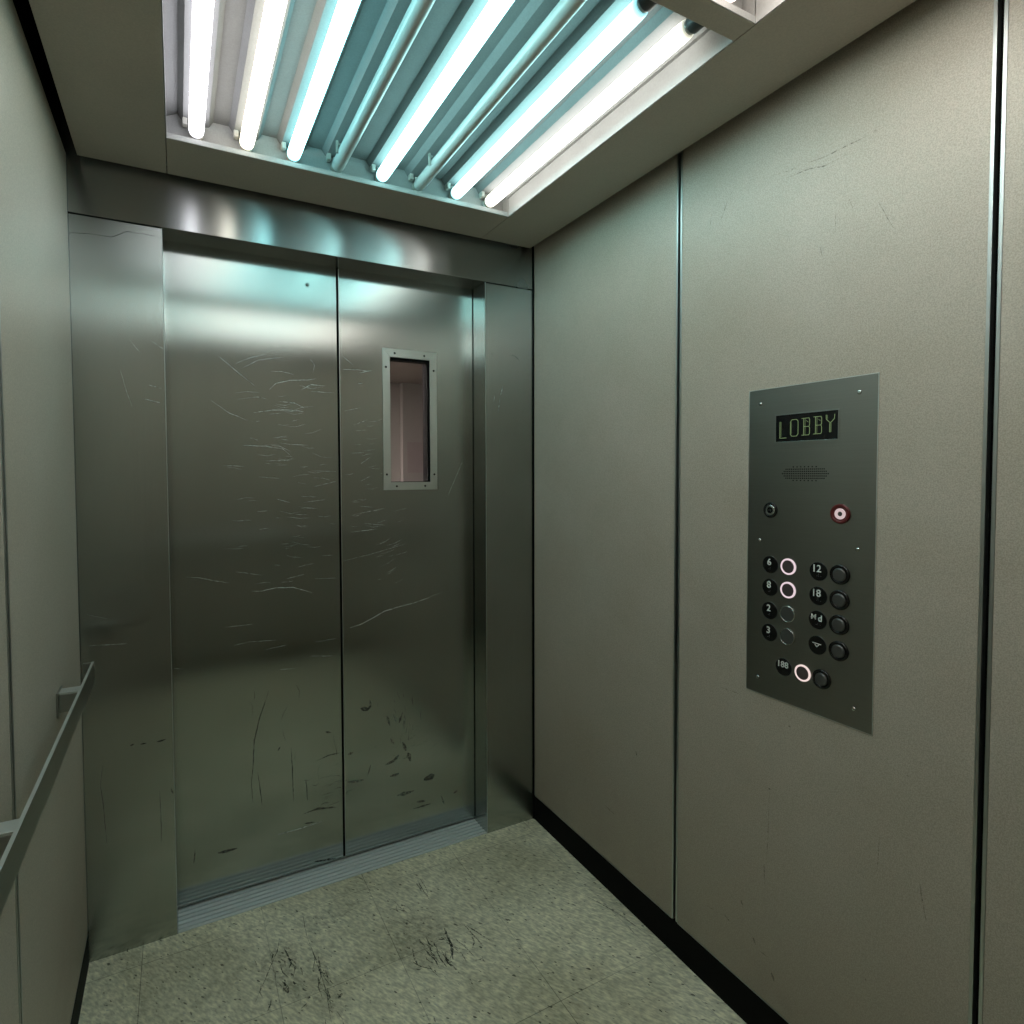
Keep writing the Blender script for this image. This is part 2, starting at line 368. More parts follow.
RETLD= [(3,[(-0.139,0.611),(-0.129,0.613)]),(2,[(-0.113,0.609),(-0.096,0.609)]),(2.5,[(-0.072,0.607),(-0.047,0.61)]),(1.2,[(-0.208,0.567),(-0.214,0.508),(-0.207,0.426),(-0.203,0.338)]),(1.2,[(-0.066,0.456),(-0.064,0.386),(-0.065,0.3)]),(3,[(-0.036,0.456),(-0.031,0.44)]),(1,[(-0.321,2.071),(-0.276,2.068),(-0.243,2.078),(-0.195,2.083),(-0.153,2.082),(-0.117,2.105),(-0.066,2.106),(-0.029,2.103)])]
RETRD= [(3,[(1.153,1.866),(1.175,1.866),(1.195,1.849)]),(1,[(1.066,1.87),(1.08,1.859)])]
RETRL= [(3,[(1.119,1.743),(1.11,1.71)]),(2,[(1.107,1.693),(1.098,1.643)]),(1,[(1.084,1.708),(1.079,1.683)])]
WALLR= [(2,[(0.943,2.11),(0.916,2.104),(0.876,2.098)]),(1.5,[(0.909,2.088),(0.85,2.083),(0.813,2.073),(0.767,2.076)]),(2,[(0.825,2.092),(0.79,2.093),(0.724,2.093)]),(1.2,[(0.863,2.098),(0.802,2.092)]),(1,[(1.049,2.13),(1.073,2.1),(1.098,2.049)]),(1,[(1.121,2.092),(1.132,2.027)]),(1.2,[(0.76,1.98),(0.748,1.948)]),(1.2,[(0.822,1.902),(0.816,1.876)]),(3,[(0.712,2.097),(0.705,2.093)]),(1,[(0.701,1.95),(0.67,1.886)]),(1,[(0.788,1.963),(0.789,1.919)]),(1.5,[(1.077,0.84),(1.019,0.841)]),(2,[(0.942,0.441),(0.939,0.393)]),(4,[(0.931,0.638),(0.929,0.634)]),(1.2,[(0.929,0.629),(0.932,0.528),(0.934,0.452)]),(3.5,[(1.402,0.532),(1.397,0.515)]),(3.5,[(1.007,0.31),(1.001,0.292)]),(4,[(1.117,0.222),(1.095,0.226)]),(2,[(1.058,0.236),(1.034,0.226)]),(3,[(0.971,0.237),(0.962,0.223)]),(2.5,[(0.952,0.215),(0.928,0.217)]),(5,[(0.918,0.185),(0.909,0.169)]),(2,[(0.614,0.843),(0.592,0.845)]),(2,[(0.628,0.809),(0.619,0.809)]),(1.2,[(0.6,0.61),(0.596,0.583),(0.588,0.544)]),(3,[(0.698,0.342),(0.696,0.337)]),(2,[(1.32,0.205),(1.311,0.197)]),(2,[(1.556,0.283),(1.504,0.275)]),(1,[(0.675,0.658),(0.679,0.582)]),(3,[(0.882,0.81),(0.876,0.811)])]
FLOOR= [(3,[(0.707,1.881),(0.706,1.833),(0.709,1.778)]),(2,[(0.699,1.876),(0.7,1.826),(0.705,1.809)]),(2,[(0.718,1.888),(0.719,1.837),(0.715,1.807)]),(4,[(0.703,1.64),(0.697,1.591),(0.694,1.551)]),(3,[(0.66,1.553),(0.663,1.528),(0.667,1.51)]),(3,[(0.698,1.608),(0.693,1.568),(0.678,1.52)]),(3,[(0.763,1.626),(0.769,1.578),(0.778,1.523)]),(2,[(0.769,1.619),(0.787,1.574),(0.806,1.531)]),(3,[(0.764,1.581),(0.761,1.548),(0.746,1.531)]),(2,[(0.734,1.487),(0.754,1.483),(0.755,1.467)]),(6,[(0.234,1.671),(0.235,1.653),(0.238,1.631)]),(4,[(0.255,1.693),(0.26,1.676)]),(4,[(0.256,1.664),(0.259,1.648)]),(7,[(0.354,1.549),(0.36,1.555),(0.367,1.56)]),(1.2,[(0.155,1.642),(0.183,1.695),(0.218,1.766),(0.232,1.79),(0.251,1.856)]),(1,[(0.327,1.915),(0.32,1.81),(0.328,1.707),(0.33,1.589),(0.322,1.487)]),(2,[(0.252,1.792),(0.258,1.76),(0.261,1.728)]),(5,[(0.32,1.643),(0.32,1.608)]),(2,[(0.336,1.719),(0.329,1.646)]),(3,[(0.261,1.566),(0.276,1.574)]),(4,[(0.282,1.594),(0.288,1.587)]),(3,[(0.519,1.784),(0.522,1.773)]),(3,[(-0.031,1.688),(-0.026,1.69)]),(3,[(0.559,1.381),(0.558,1.363)]),(2,[(0.327,1.405),(0.329,1.402)]),(2.5,[(1.089,1.121),(1.091,1.11)]),(1.5,[(1.173,1.552),(1.217,1.437),(1.244,1.305)]),(1.5,[(1.273,1.598),(1.283,1.569)]),(1.5,[(1.21,1.38),(1.206,1.348)])]
# ================================================================ the setting
fl = struct(B(L-0.03, R+0.03, BACK-0.03, D, -0.05, 0.0).build('floor', M['floor']))
ribbons(MB(), FLOOR, 'z', 0.0, 1, 0.0021).build('scuff_marks', M['floorscuff'], fl, label='black scuff marks on the tiles')
B(L-0.03, R+0.03, D, DOORY+0.17, -0.05, -0.012).build('sill_support', M['gap'], fl)
struct(B(L-0.06, R+0.06, BACK-0.06, D+0.3, ZTOP, ZTOP+0.05).build('ceiling', M['gap']))

GAPW = 0.0045; ZP = ZC+0.008
seams = (1.2355, 0.5055, -0.2355)
def side_wall(name, xf, sgn, mm, zb, ZP):
    """backing, then laminate panels with metal edge strips either side of a dark joint"""
    x1 = xf+sgn*0.014; x2 = xf+sgn*0.05
    wl = struct(B(x1, x2, BACK-0.06, D+0.02, 0.0, ZTOP).build('wall_'+name, M['gap']))
    ys = [D-0.006]+[s for s in seams]+[BACK]
    for i in range(4):
        a = ys[i] - (0 if i == 0 else GAPW+0.006); b = ys[i+1] + (GAPW+0.006 if i < 3 else 0)
        a2 = a if i else a-0.002
        B(xf, x1, b, a2, zb, ZP).build('wall_panel', mm, wl, 0.0008)
        # edge strips
        if i: B(xf-sgn*0.0012, x1, a, a+0.006, zb, ZP).build('edge_strip', M['trim'], wl, 0.0006, label='bright metal edge strip')
        else: B(xf-sgn*0.0006, x1, a2, a2+0.002, zb, ZP).build('edge_strip', M['trim'], wl)
        if i < 3: B(xf-sgn*0.0012, x1, b-0.006, b, zb, ZP).build('edge_strip', M['trim'], wl, 0.0006, label='bright metal edge strip')
        B(xf-sgn*0.0006, x1, b, a2, zb-0.0025, zb-0.0002).build('bottom_strip', M['trim'], wl, 0)
    struct(B(xf-sgn*0.0015, x1-sgn*0.0002, BACK, D-0.004, 0.0, zb-0.003).build('baseboard_'+name, M['black']))
    return wl
wr = side_wall('right', R, 1, M['lam'], 0.1, ZC+0.03)
ribbons(MB(), WALLR, 'x', R, -1, 0.0017).build('scuff_marks', M['softscuff'], wr, label='faint dark scuffs')
wl = side_wall('left', L, -1, M['lamL'], 0.090, ZC+0.012)
# rear wall (behind the camera, seen in the steel)
wb = struct(B(L-0.06, R+0.06, BACK-0.05, BACK-0.014, 0.0, ZTOP).build('wall_back', M['gap']))
for a, b in ((L+0.004, 0.245), (0.263, 0.742), (0.760, R-0.004)):
    B(a, b, BACK-0.014, BACK, 0.1, ZP).build('wall_panel', M['lam'], wb, 0.0008)

# front wall: stainless returns and transom
wf = struct(B(L-0.014, XA, D, D+0.155, 0.0, ZT-0.0015).build('wall_front', M['return'], None, 0.0012))
rr = B(XB, R+0.014, D, D+0.155, 0.0, ZT-0.0015).build('return_panel', M['return'], wf, 0.0012)
tr = B(L-0.014, R+0.012, D-0.002, D+0.155, ZT, ZTOP-0.002).build('transom_panel', M['transom'], wf, 0.0012)
B(XB+0.0003, XB+0.003, D-0.0008, D, 0.001, ZT-0.002).build('edge_strip', M['trim'], wf)
B(XA-0.002, XA-0.0003, D-0.0008, D, 0.001, ZT-0.002).build('edge_strip', M['trim'], wf)
B(R-0.0048, R-0.0002, D-0.0055, D-0.0002, 0.001, ZTOP-0.01).build('corner_joint', M['gap'], wf, label='black joint between steel and laminate')
B(XB-0.0022, XB-0.0003, DOORY-0.002, DOORY-0.0005, 0.013, ZT-0.002).build('corner_joint', M['gap'], wf)
B(L, XA, D-0.0006, D, ZT-0.004, ZT-0.002).build('edge_strip', M['gap'], wf)
B(XB+0.004, R, D-0.0006, D, ZT-0.004, ZT-0.002).build('edge_strip', M['gap'], wf)
ribbons(ribbons(MB(), RETLL, 'y', D, -1, 0.0009), RETRL, 'y', D, -1, 0.0009).build('scratches', M['scratch'], wf)
ribbons(ribbons(MB(), RETLD, 'y', D, -1, 0.0018), RETRD, 'y', D, -1, 0.0009).build('scuff_marks', M['scuff'], wf)

# ---- car doors
def door(name, x0, x1, window):
    z0, z1, t = 0.012, 2.165, 0.034
    mb = MB()
    if window:
        a0, a1, b0, b1 = window
        for q in ((x0,a0,z0,z1),(a1,x1,z0,z1),(a0,a1,z0,b0),(a0,a1,b1,z1)): mb.box(q[0],q[1],DOORY,DOORY+t,q[2],q[3])
        d = mb.build(name, M['door'])
    else:
        d = mb.box(x0,x1,DOORY,DOORY+t,z0,z1).build(name, M['door'], None, 0.001)
    return struct(d)
WIN = (0.700, 0.857, 1.376, 1.838)
d1 = door('door_1', XA-0.03, 0.5070, None)
d2 = door('door_2', 0.5150, XB+0.03, WIN)
B(0.5073, 0.5147, DOORY+0.003, DOORY+0.03, 0.012, 2.165).build('leaf_gap_shade', M['gap'], d1)  # black strip stands in for the shade in the gap between leaves
B(0.5145, 0.5168, DOORY-0.0008, DOORY+0.001, 0.013, 2.13).build('edge_strip', M['trim'], d2)
bl = MB().lathe((0.408, DOORY, 2.059), (0,-1,0), [(0.0062,0),(0.0062,0.002),(0.004,0.0035)], 20).build('bolt', M['blackgloss'], d1)
MB().lathe((0.408, DOORY-0.0035, 2.059), (0,-1,0), [(0.0022,0),(0.002,0.0008)], 12).build('bolt_center', M['screw'], bl)
# window frame on door_2
fo = (0.672, 0.886, 1.347, 1.869)
fr = MB()
(a0,a1,b0,b1), (c0,c1,e0,e1) = fo, WIN
y1 = DOORY-0.0005; y0 = DOORY-0.005
for quad in ([(a0,b0),(a1,b0),(c1,e0),(c0,e0)], [(a1,b0),(a1,b1),(c1,e1),(c1,e0)], [(a1,b1),(a0,b1),(c0,e1),(c1,e1)], [(a0,b1),(a0,b0),(c0,e0),(c0,e1)]):
    fr.prism(quad, 'y', y0, y1)
frame = fr.build('window_frame', M['frame'], d2, 0.0008, label='satin metal frame of the narrow vision panel')
for (x, z) in ((0.718,1.853),(0.835,1.853),(0.684,1.80),(0.873,1.80),(0.684,1.405),(0.873,1.405),(0.722,1.361),(0.835,1.361)):
    MB().lathe((x, y0, z), (0,-1,0), [(0.0040,0),(0.0036,0.0010),(0.001,0.0016)], 14).build('screw', M['blackgloss'], frame)
# dark rubber lining of the hole, glass
MB().rectring('y', DOORY+0.001, 0.033, WIN, (WIN[0]+0.002, WIN[1]-0.008, WIN[2]+0.002, WIN[3]-0.009)).build('window_gasket', M['black'], d2)
B(WIN[0]+0.002, WIN[1]-0.008, DOORY+0.020, DOORY+0.024, WIN[2]+0.002, WIN[3]-0.009).build('window_pane', M['glass'], d2)

def rnd_scratches(n, x0, x1, z0, z1, slope, ln):
    out = []
    for _ in range(n):
        x = random.triangular(x0, x1, (x0+x1)/2+0.1*(x1-x0)); z = random.triangular(z0, z1, (z0+z1)*0.5)
        l_ = random.uniform(0.3,1)*ln; s_ = random.gauss(slope, 0.12); c = random.uniform(-0.012,0.008)
        pts = [(x, z), (x+l_/2, z+s_*l_/2+c*l_/0.1), (x+l_, z+s_*l_)]
        if pts[-1][0] < x1: out.append((random.uniform(0.6, 1.4), pts))
    return out
sL = ribbons(MB(), DOORL, 'y', DOORY, -1, 0.0010)
ribbons(sL, rnd_scratches(55, 0.12, 0.505, 0.95, 1.62, -0.03, 0.07), 'y', DOORY, -1, 0.0008)
ribbons(sL, rnd_scratches(20, 0.05, 0.5, 1.5, 1.78, 0.05, 0.09), 'y', DOORY, -1, 0.0008)
sL.build('scratches', M['scratch'], d1, label='pale arcing scratches in the steel')
ribbons(MB(), DOORLD, 'y', DOORY, -1, 0.0021).build('scuff_marks', M['scuff'], d1)
sR = ribbons(MB(), DOORRL, 'y', DOORY, -1, 0.0010)
ribbons(sR, rnd_scratches(30, 0.52, 0.69, 1.0, 1.75, 0.12, 0.06), 'y', DOORY, -1, 0.0008)
ribbons(sR, rnd_scratches(18, 0.54, 0.8, 0.95, 1.3, 0.35, 0.06), 'y', DOORY, -1, 0.0008)
sR.build('scratches', M['scratch'], d2, label='pale scratches in the steel')
ribbons(MB(), DOORRD, 'y', DOORY, -1, 0.0030).build('scuff_marks', M['scuff'], d2)

def blobs(items, plane, at, side):
    mb = MB()
    for (a, c, ra, rc, rot) in items:
        n = 26; v = []
        off = at+side*0.0002
        for k in range(n):
            t = 2*math.pi*k/n; rr = 1+0.22*math.sin(3*t+a*50)+random.uniform(-0.12,0.12)
            p, q_ = ra*rr*math.cos(t), rc*rr*math.sin(t)
            P = (a+p*math.cos(rot)-q_*math.sin(rot), c+p*math.sin(rot)+q_*math.cos(rot))
            v.append({'y': (P[0], off, P[1]), 'x': (off, P[0], P[1]), 'z': (P[0], P[1], off)}[plane])
        mb.add(v, [tuple(range(n))])
    return mb
blobs([(0.60,1.59,0.045,0.10,0.5),(0.66,1.66,0.05,0.08,0.4),(0.24,1.72,0.05,0.11,0.1),(0.33,1.60,0.03,0.12,0.0),(0.40,1.86,0.10,0.035,0.1)], 'z', 0.0, 1).build('grime', M['smudge'], fl, label='grey grimy smudge on the tiles')
def strokes(n, cx_, cy_, sx, sy, ang, ln, wd):
    out = []
    for _ in range(n):
        a, c = random.gauss(cx_, sx), random.gauss(cy_, sy); t = ang+random.gauss(0, 0.22); l_ = random.uniform(0.3, 1)*ln
        dx, dy = math.cos(t)*l_, math.sin(t)*l_; k = random.uniform(-0.15, 0.15)*l_
        out.append((random.uniform(0.4, 1)*wd, [(a, c), (a+dx/2-math.sin(t)*k, c+dy/2+math.cos(t)*k), (a+dx, c+dy)]))
    return out
ms = ribbons(MB(), strokes(26, 0.655, 1.585, 0.035, 0.035, -1.35, 0.07, 4)+strokes(16, 0.225, 1.72, 0.03, 0.05, -1.5, 0.06, 4)+strokes(14, 0.33, 1.62, 0.01, 0.07, -1.5, 0.08, 2.5)+strokes(10, 0.61, 1.79, 0.02, 0.025, -1.2, 0.05, 3), 'z', 0.0, 1, 0.0012)
ms.build('shoe_marks', M['floorscuff'], fl)
ribbons(MB(), strokes(20, 0.74, 0.52, 0.035, 0.07, -1.4, 0.05, 4)+strokes(26, 0.80, 0.36, 0.08, 0.04, 0.1, 0.03, 3), 'y', DOORY, -1, 0.0011).build('kick_marks', M['smudge'], d2)
ribbons(MB(), strokes(18, 0.43, 0.30, 0.04, 0.05, 0.15, 0.05, 3)+strokes(10, 0.35, 0.5, 0.09, 0.08, -1.5, 0.08, 2), 'y', DOORY, -1, 0.0011).build('kick_marks', M['smudge'], d1)
# ---- sill between floor and doors: ridged aluminium
pts = [(D+0.0005, -0.012), (D+0.0005, 0.003), (D+0.010, 0.003)]
y = D+0.010
while y < D+0.150:
    pts += [(y+0.0006, -0.007), (y+0.0076, -0.007), (y+0.0082, 0.0018), (y+0.0195, 0.0018)]; y += 0.0195
pts += [(y, -0.012)]
sl = MB(); n = len(pts)
sl.prism(pts, 'x', XA+0.0005, XB-0.0005)
tag(sl.build('door_sill', M['sill']), 'ridged pale aluminium threshold at the foot of the two steel doors', 'threshold')

# ---- landing side, seen through the vision panel
LY = 2.27
lw = WIN[0]-0.02, WIN[1]+0.048, WIN[2]-0.03, WIN[3]+0.03
mb = MB()
for q in ((XA-0.6,lw[0],0.0,2.62),(lw[1],XB+1.6,0.0,2.62),(lw[0],lw[1],0.0,lw[2]),(lw[0],lw[1],lw[3],2.62)): mb.box(q[0],q[1],LY,LY+0.035,q[2],q[3])
d3 = struct(mb.build('door_3', M['black']))
HY = 5.2
struct(B(-1.5, 1.815, HY, HY+0.1, 0, 2.6).build('wall_hall', M['hallwall']))
struct(B(1.82, 3.2, HY-0.07, HY+0.1, 0, 2.6).build('wall_hall_far', M['hallwall']))
struct(B(-1.5, 3.2, LY+0.04, HY+0.1, 2.235, 2.3).build('ceiling_hall', M['hallceil']))
struct(B(-1.5, 3.2, LY+0.04, HY+0.1, -0.05, 0.0).build('floor_hall', M['hallfloor']))
tag(B(-0.9, -0.3, 3.2, 4.4, 2.215, 2.234).build('hall_fill_lamp', M['halllight']), 'added warm ceiling lamp, out of view, lighting the hallway', 'lamp')  # lamp added out of view to brighten the hallway behind the glass
nt = tag(B(1.86, 2.01, HY-0.073, HY-0.0705, 1.42, 1.70).build('paper_notice', M['paper']), 'small faded notice on the pink hallway wall behind the vision panel', 'notice')

# ================================================================ canopy with the light box
OX0, OX1 = -0.010, 1.012
BAYS = ((0.850, 1.769), (-0.140, 0.800))
cn = thing('ceiling_canopy', 'taupe painted metal drop ceiling framing the open light bays', 'canopy', (0.5, 0.8, ZC))
CX0, CX1, CY0, CY1 = -0.225, 1.225, -0.37, 1.973
th = 0.022; g_ = 0.0009
B(CX0, OX0-g_, CY0, CY1, ZC, ZC+th).build('side_panel', M['canopy'], cn, 0.001)
B(OX1+g_, CX1, CY0, CY1, ZC, ZC+th).build('side_panel', M['canopy'], cn, 0.001)
B(OX0+g_, OX1-g_, BAYS[0][1], CY1, ZC, ZC+0.014).build('front_panel', M['canopy'], cn, 0.001)
B(OX0+g_, OX1-g_, CY0, BAYS[1][0], ZC, ZC+th).build('rear_panel', M['canopy'], cn, 0.001)
B(OX0+g_, OX1-g_, BAYS[1][1], BAYS[0][0], ZC, ZC+0.014).build('cross_bar', M['canopy'], cn, 0.001)
# upright walls of the box that hide the tubes from the side
B(CX0+0.01, CX1-0.01, CY0+0.01, CY1-0.01, ZC+0.16, ZC+0.165).build('box_lid', M['canopy'], cn)
for q in ((CX0+0.002, CX0+0.004, CY0+0.002, CY1-0.002), (CX1-0.004, CX1-0.002, CY0+0.002, CY1-0.002), (CX0+0.005, CX1-0.005, CY1-0.004, CY1-0.002), (CX0+0.005, CX1-0.005, CY0+0.002, CY0+0.004)):
    B(*q, ZC+th, ZC+0.16).build('box_side', M['canopy'], cn)

TX = [0.062, 0.187, 0.312, 0.439, 0.573, 0.696, 0.823, 0.948]
TZ = ZC+0.044; TR = 0.0185
lf = thing('light_fixture', 'white enamelled fluorescent light box with ridged reflectors above the canopy', 'light fixture', (0.5, 0.8, ZC+0.03))
ZR = ZC+0.072      # spine height; valleys go higher
for bi, (y0, y1) in enumerate(BAYS):
    yl = y1; y1 = y1+0.038 if bi == 0 else y1+0.030
    # reflector profile across x
    prof = [(OX0, ZR+0.004)]
    for i, x in enumerate(TX):
        prof += [(x-0.043, ZR+0.018), (x-0.031, ZR), (x+0.031, ZR), (x+0.043, ZR+0.018)]
    prof += [(OX1, ZR+0.004)]
    prof = [(min(max(a, OX0), OX1), b) for a, b in prof]
    mb = MB(); n = len(prof)
    v = [(a, y0, b) for a, b in prof]+[(a, y1, b) for a, b in prof]+[(a, y0, ZR+0.04) for a, b in prof]+[(a, y1, ZR+0.04) for a, b in prof]
    fs = [(i, i+n, i+n+1, i+1) for i in range(n-1)] + [(i+2*n, i+1+2*n, i+1+3*n, i+3*n) for i in range(n-1)]
    mb.add(v, fs)
    mb.build('reflector', M['reflector'], lf)
    # recess walls: lip + end plates + side plates
    for (ya, yb, s_) in ((y1, y1+0.0015, -1), (y0-0.0015, y0, 1)):
        B(OX0, OX1, ya, yb, ZC+(0.0155 if s_ == 1 else 0.0145), ZR+0.03).build('end_plate', M['white'], lf)
    B(OX0, OX1, yl-0.0022, yl-0.0002, ZC+0.0004, ZC+0.0145).build('lip', M['white'], lf, 0.001)
    B(OX0+0.0002, OX0+0.002, y0, yl-0.0025, ZC+0.001, ZR+0.03).build('side_plate', M['white'], lf)
    B(OX1-0.002, OX1-0.0002, y0, yl-0.0025, ZC+0.001, ZR+0.03).build('side_plate', M['white'], lf)
    B(OX0+0.0002, OX0+0.002, yl, y1-0.0002, ZC+0.0146, ZR+0.03).build('side_plate', M['white'], lf)
    B(OX1-0.002, OX1-0.0002, yl, y1-0.0002, ZC+0.0146, ZR+0.03).build('side_plate', M['white'], lf)
    sp = B(OX1-0.011, OX1-0.0022, y0, yl-0.0025, ZR-0.012, ZR+0.004).build('side_plate', M['white'], lf)
    for x in TX:
        for yy, s_ in ((y1, -1), (y0, 1)):
            h = MB().box(x-0.011, x+0.011, yy+s_*0.0003, yy+s_*0.011, TZ, ZR+0.001)
            h.lathe((x, yy+s_*0.0003, TZ), (0, s_, 0), [(0.0165,0),(0.0175,0.004),(0.0165,0.010)], 28)
            if yy == y0: h = MB().box(x-0.012, x+0.012, yy+0.0003, yy+0.046, TZ-0.004, ZR+0.001).lathe((x, yy+0.0003, TZ), (0,1,0), [(0.0175,0),(0.0178,0.049),(0.016,0.052)], 28)
            h.build('lamp_holder', M['holder'] if yy == y1 else M['darkholder'], lf)
            if yy == y1:
                c = MB().box(x-0.033, x-0.021, yy-0.028, yy-0.006, ZR-0.018, ZR-0.0003)
                c.build('starter_socket', M['holder'], lf, 0.002)
    for i, x in enumerate(TX):
        # spring clip hanging from the spine
        c = MB(); yc = y1-0.10-0.03*(i % 3)
        c.box(x-0.024, x-0.019, yc-0.004, yc+0.004, TZ-0.006, ZR-0.0003)
        c.box(x-0.024, x-0.012, yc-0.004, yc+0.004, TZ+0.0195, TZ+0.0215)
        if i in (3, 5): c.build('tube_clip', M['holder'], lf)

kinds = [['lilac','warm','cyan','off','cool','off','cool','white'], ['cool','rose','rose','rose','cool','rose','rose','rose']]
looks = ['lilac white lit tube beside the left side panel',
 'warm cream lit tube, second from the left panel',
 'cyan lit tube left of the first dead tube',
 'dark unlit tube, the left of two dead ones',
 'bright cool white tube lit between two dead tubes',
 'dark unlit tube, the right of two dead ones',
 'bright cyan tube just right of the second dead tube',
 'warm white lit tube beside the right side panel']
looks2 = ['first', 'second', 'third', 'fourth', 'fifth', 'sixth', 'seventh', 'eighth']
for bi, (y0, y1) in enumerate(BAYS):
    for i, x in enumerate(TX):
        ya, yb = y0+0.0525, y1+(0.038 if bi == 0 else 0.030)-0.0108
        lab = looks[i]+', door bay' if bi == 0 else 'lit warm tube behind the cross bar, %s from the left side' % looks2[i]
        t = thing('fluorescent_tube', lab, 'fluorescent tube', (x, ya, TZ), 'fluorescent tubes in the %s bay' % ('front' if bi == 0 else 'rear'))
        kd = kinds[bi][i]
        ln = yb-ya
        MB().lathe((x, ya+0.006, TZ), (0,1,0), [(TR*0.80,0),(TR*0.95,0.003),(TR,0.008),(TR,ln-0.020),(TR*0.95,ln-0.015),(TR*0.80,ln-0.012)], 28).build('glass', TC[kd], t)
        for yy, s_ in ((ya+0.006, -1), (yb-0.006, 1)):
            MB().lathe((x, yy, TZ), (0, s_, 0), [(TR*0.80,0),(TR*0.80,0.0055)], 24).build('end_cap', M['cap'], t)

# ================================================================ handrails
hr = thing('handrail', 'flat satin steel handrail on two brackets along the left wall', 'handrail', (L, 1.0, 0.9))
RX = -0.198; RT = 0.006
B(RX-RT, RX, -0.30, 1.80, 0.876, 0.928).build('bar', M['rail'], hr, 0.0015)
B(RX-RT+0.0003, RX-0.0003, -0.30, 1.7998, 0.9281, 0.9287).build('bar_top_highlight', M['bracket'], hr, label='lighter strip for the light on the top edge')  # lighter strip laid on the bar to paint the light along its top
B(RX-0.024, RX-RT, 1.793, 1.80, 0.876, 0.928).build('bar_return', M['rail'], hr, 0.001)
for yb in (1.655, 1.045, -0.1):
    k = MB().box(L-0.0001+0.0045, RX-RT, yb-0.018, yb+0.018, 0.9035, 0.9085)
    k = k.build('bracket', M['bracket'], hr, 0.001)  # flange of lighter metal than the web: light from above painted in
    B(L+0.0045, RX-RT, yb-0.018, yb-0.012, 0.863, 0.9033).build('bracket_web', M['rail'], k, 0.001)
    B(L+0.0005, L+0.0045, yb-0.026, yb+0.036, 0.853, 0.9095).build('wall_plate', M['rail'], hr, 0.001)
hb = thing('handrail', 'round steel handrail added on the unseen rear wall to streak the doors', 'handrail', (0.5, BACK, 0.9))  # unseen rail, added and rounded to catch light for a streak in doors
MB().lathe((-0.20, BACK+0.060, 0.972), (1,0,0), [(0.016,0),(0.021,0.006),(0.021,1.394),(0.016,1.40)], 28).build('bar', M['bracket'], hb)
for xb in (0.0, 0.5, 1.0):
    B(xb-0.018, xb+0.018, BACK+0.0005, BACK+0.041, 0.966, 0.974).build('bracket', M['frame'], hb)

# ================================================================ car operating panel
PY0, PY1, PZ0, PZ1 = 0.692, 0.999, 0.862, 1.608
PX = R-0.0014
cp = thing('control_panel', 'brushed steel elevator control panel with round buttons on the right wall', 'control panel', (R, 0.845, 1.235))
fp = B(PX, R-0.0004, PY0, PY1, PZ0, PZ1).build('faceplate', M['plate'], cp, 0.0009)
MB().rectring('x', PX-0.0003, 0.001, (PY0,PY1,PZ0,PZ1), (PY0+0.0016,PY1-0.0016,PZ0+0.0016,PZ1-0.0016)).build('bright_edge', M['bracket'], fp)
for (y, z) in ((0.966,1.573),(0.731,1.573),(0.964,1.241),(0.729,1.244),(0.965,0.902),(0.731,0.905)):
    MB().lathe((PX, y, z), (-1,0,0), [(0.0048,0),(0.0042,0.0016),(0.0018,0.0024)], 18).build('screw', M['screw'], cp)
# display
dp = B(PX-0.0004, PX+0.0005, 0.774, 0.924, 1.478, 1.541).build('display', M['display'], cp, label='black display window reading LOBBY')
MB().rectring('x', PX-0.0012, 0.0011, (0.772,0.926,1.476,1.543), (0.7745,0.9235,1.4785,1.5405)).build('display_rim', M['rail'], dp, 0.0003)
def seg(mb, pts, wd=0.0012):
    for (a, b) in zip(pts[:-1], pts[1:]):
        d = Vector(b)-Vector(a); p = Vector((-d.y, d.x)).normalized()*wd/2; e = d.normalized()*wd*0.35
        q = [Vector(a)-e-p, Vector(b)+e-p, Vector(b)+e+p, Vector(a)-e+p]
        mb.prism([tuple(x) for x in q], 'x', PX-0.0008, PX-0.0005)
    return mb
def glyph(ch, yc, zc):
    hw, hh = 0.0095, 0.019
    P = lambda u, v: (yc-u*hw, zc+v*hh)          # u to the viewer's right
    mb = MB()
    if ch == 'L':
        seg(mb, [P(-1,1), P(-1,-1), P(0.75,-1)]); seg(mb, [P(-0.7,1), P(-0.7,-0.85)], 0.0007)
    elif ch == 'O':
        seg(mb, [P(-0.6,1),P(0.6,1),P(1,0.75),P(1,-0.75),P(0.6,-1),P(-0.6,-1),P(-1,-0.75),P(-1,0.75),P(-0.6,1)])
        seg(mb, [P(-0.78,0.7),P(-0.78,-0.7)], 0.0007)
    elif ch == 'B':
        seg(mb, [P(-1,1),P(0.8,1),P(1,0.8),P(1,0.2),P(0.8,0),P(-0.4,0)]); seg(mb, [P(0.8,0),P(1,-0.2),P(1,-0.8),P(0.8,-1),P(-1,-1)])
        seg(mb, [P(-0.5,1),P(-0.5,-1)]); seg(mb, [P(-0.15,0.95),P(-0.15,-0.95)], 0.0007); seg(mb, [P(0.15,0.7),P(0.7,0.5)],0.0007)
    elif ch == 'Y':
        seg(mb, [P(-1,1),P(-0.95,0.5),P(0,0.05),P(0.95,0.5),P(1,1)]); seg(mb, [P(-0.15,0),P(-0.15,-1)]); seg(mb, [P(0.15,0),P(0.15,-1)])
        seg(mb, [P(-0.7,0.95),P(-0.68,0.55)],0.0007)
    mb.build('display_letter', M['led'], dp, label='dim green letter '+ch)
for ch, yc, zc in (('L',0.9035,1.506),('O',0.8765,1.509),('B',0.8485,1.510),('B',0.8205,1.511),('Y',0.7915,1.513)): glyph(ch, yc, zc)
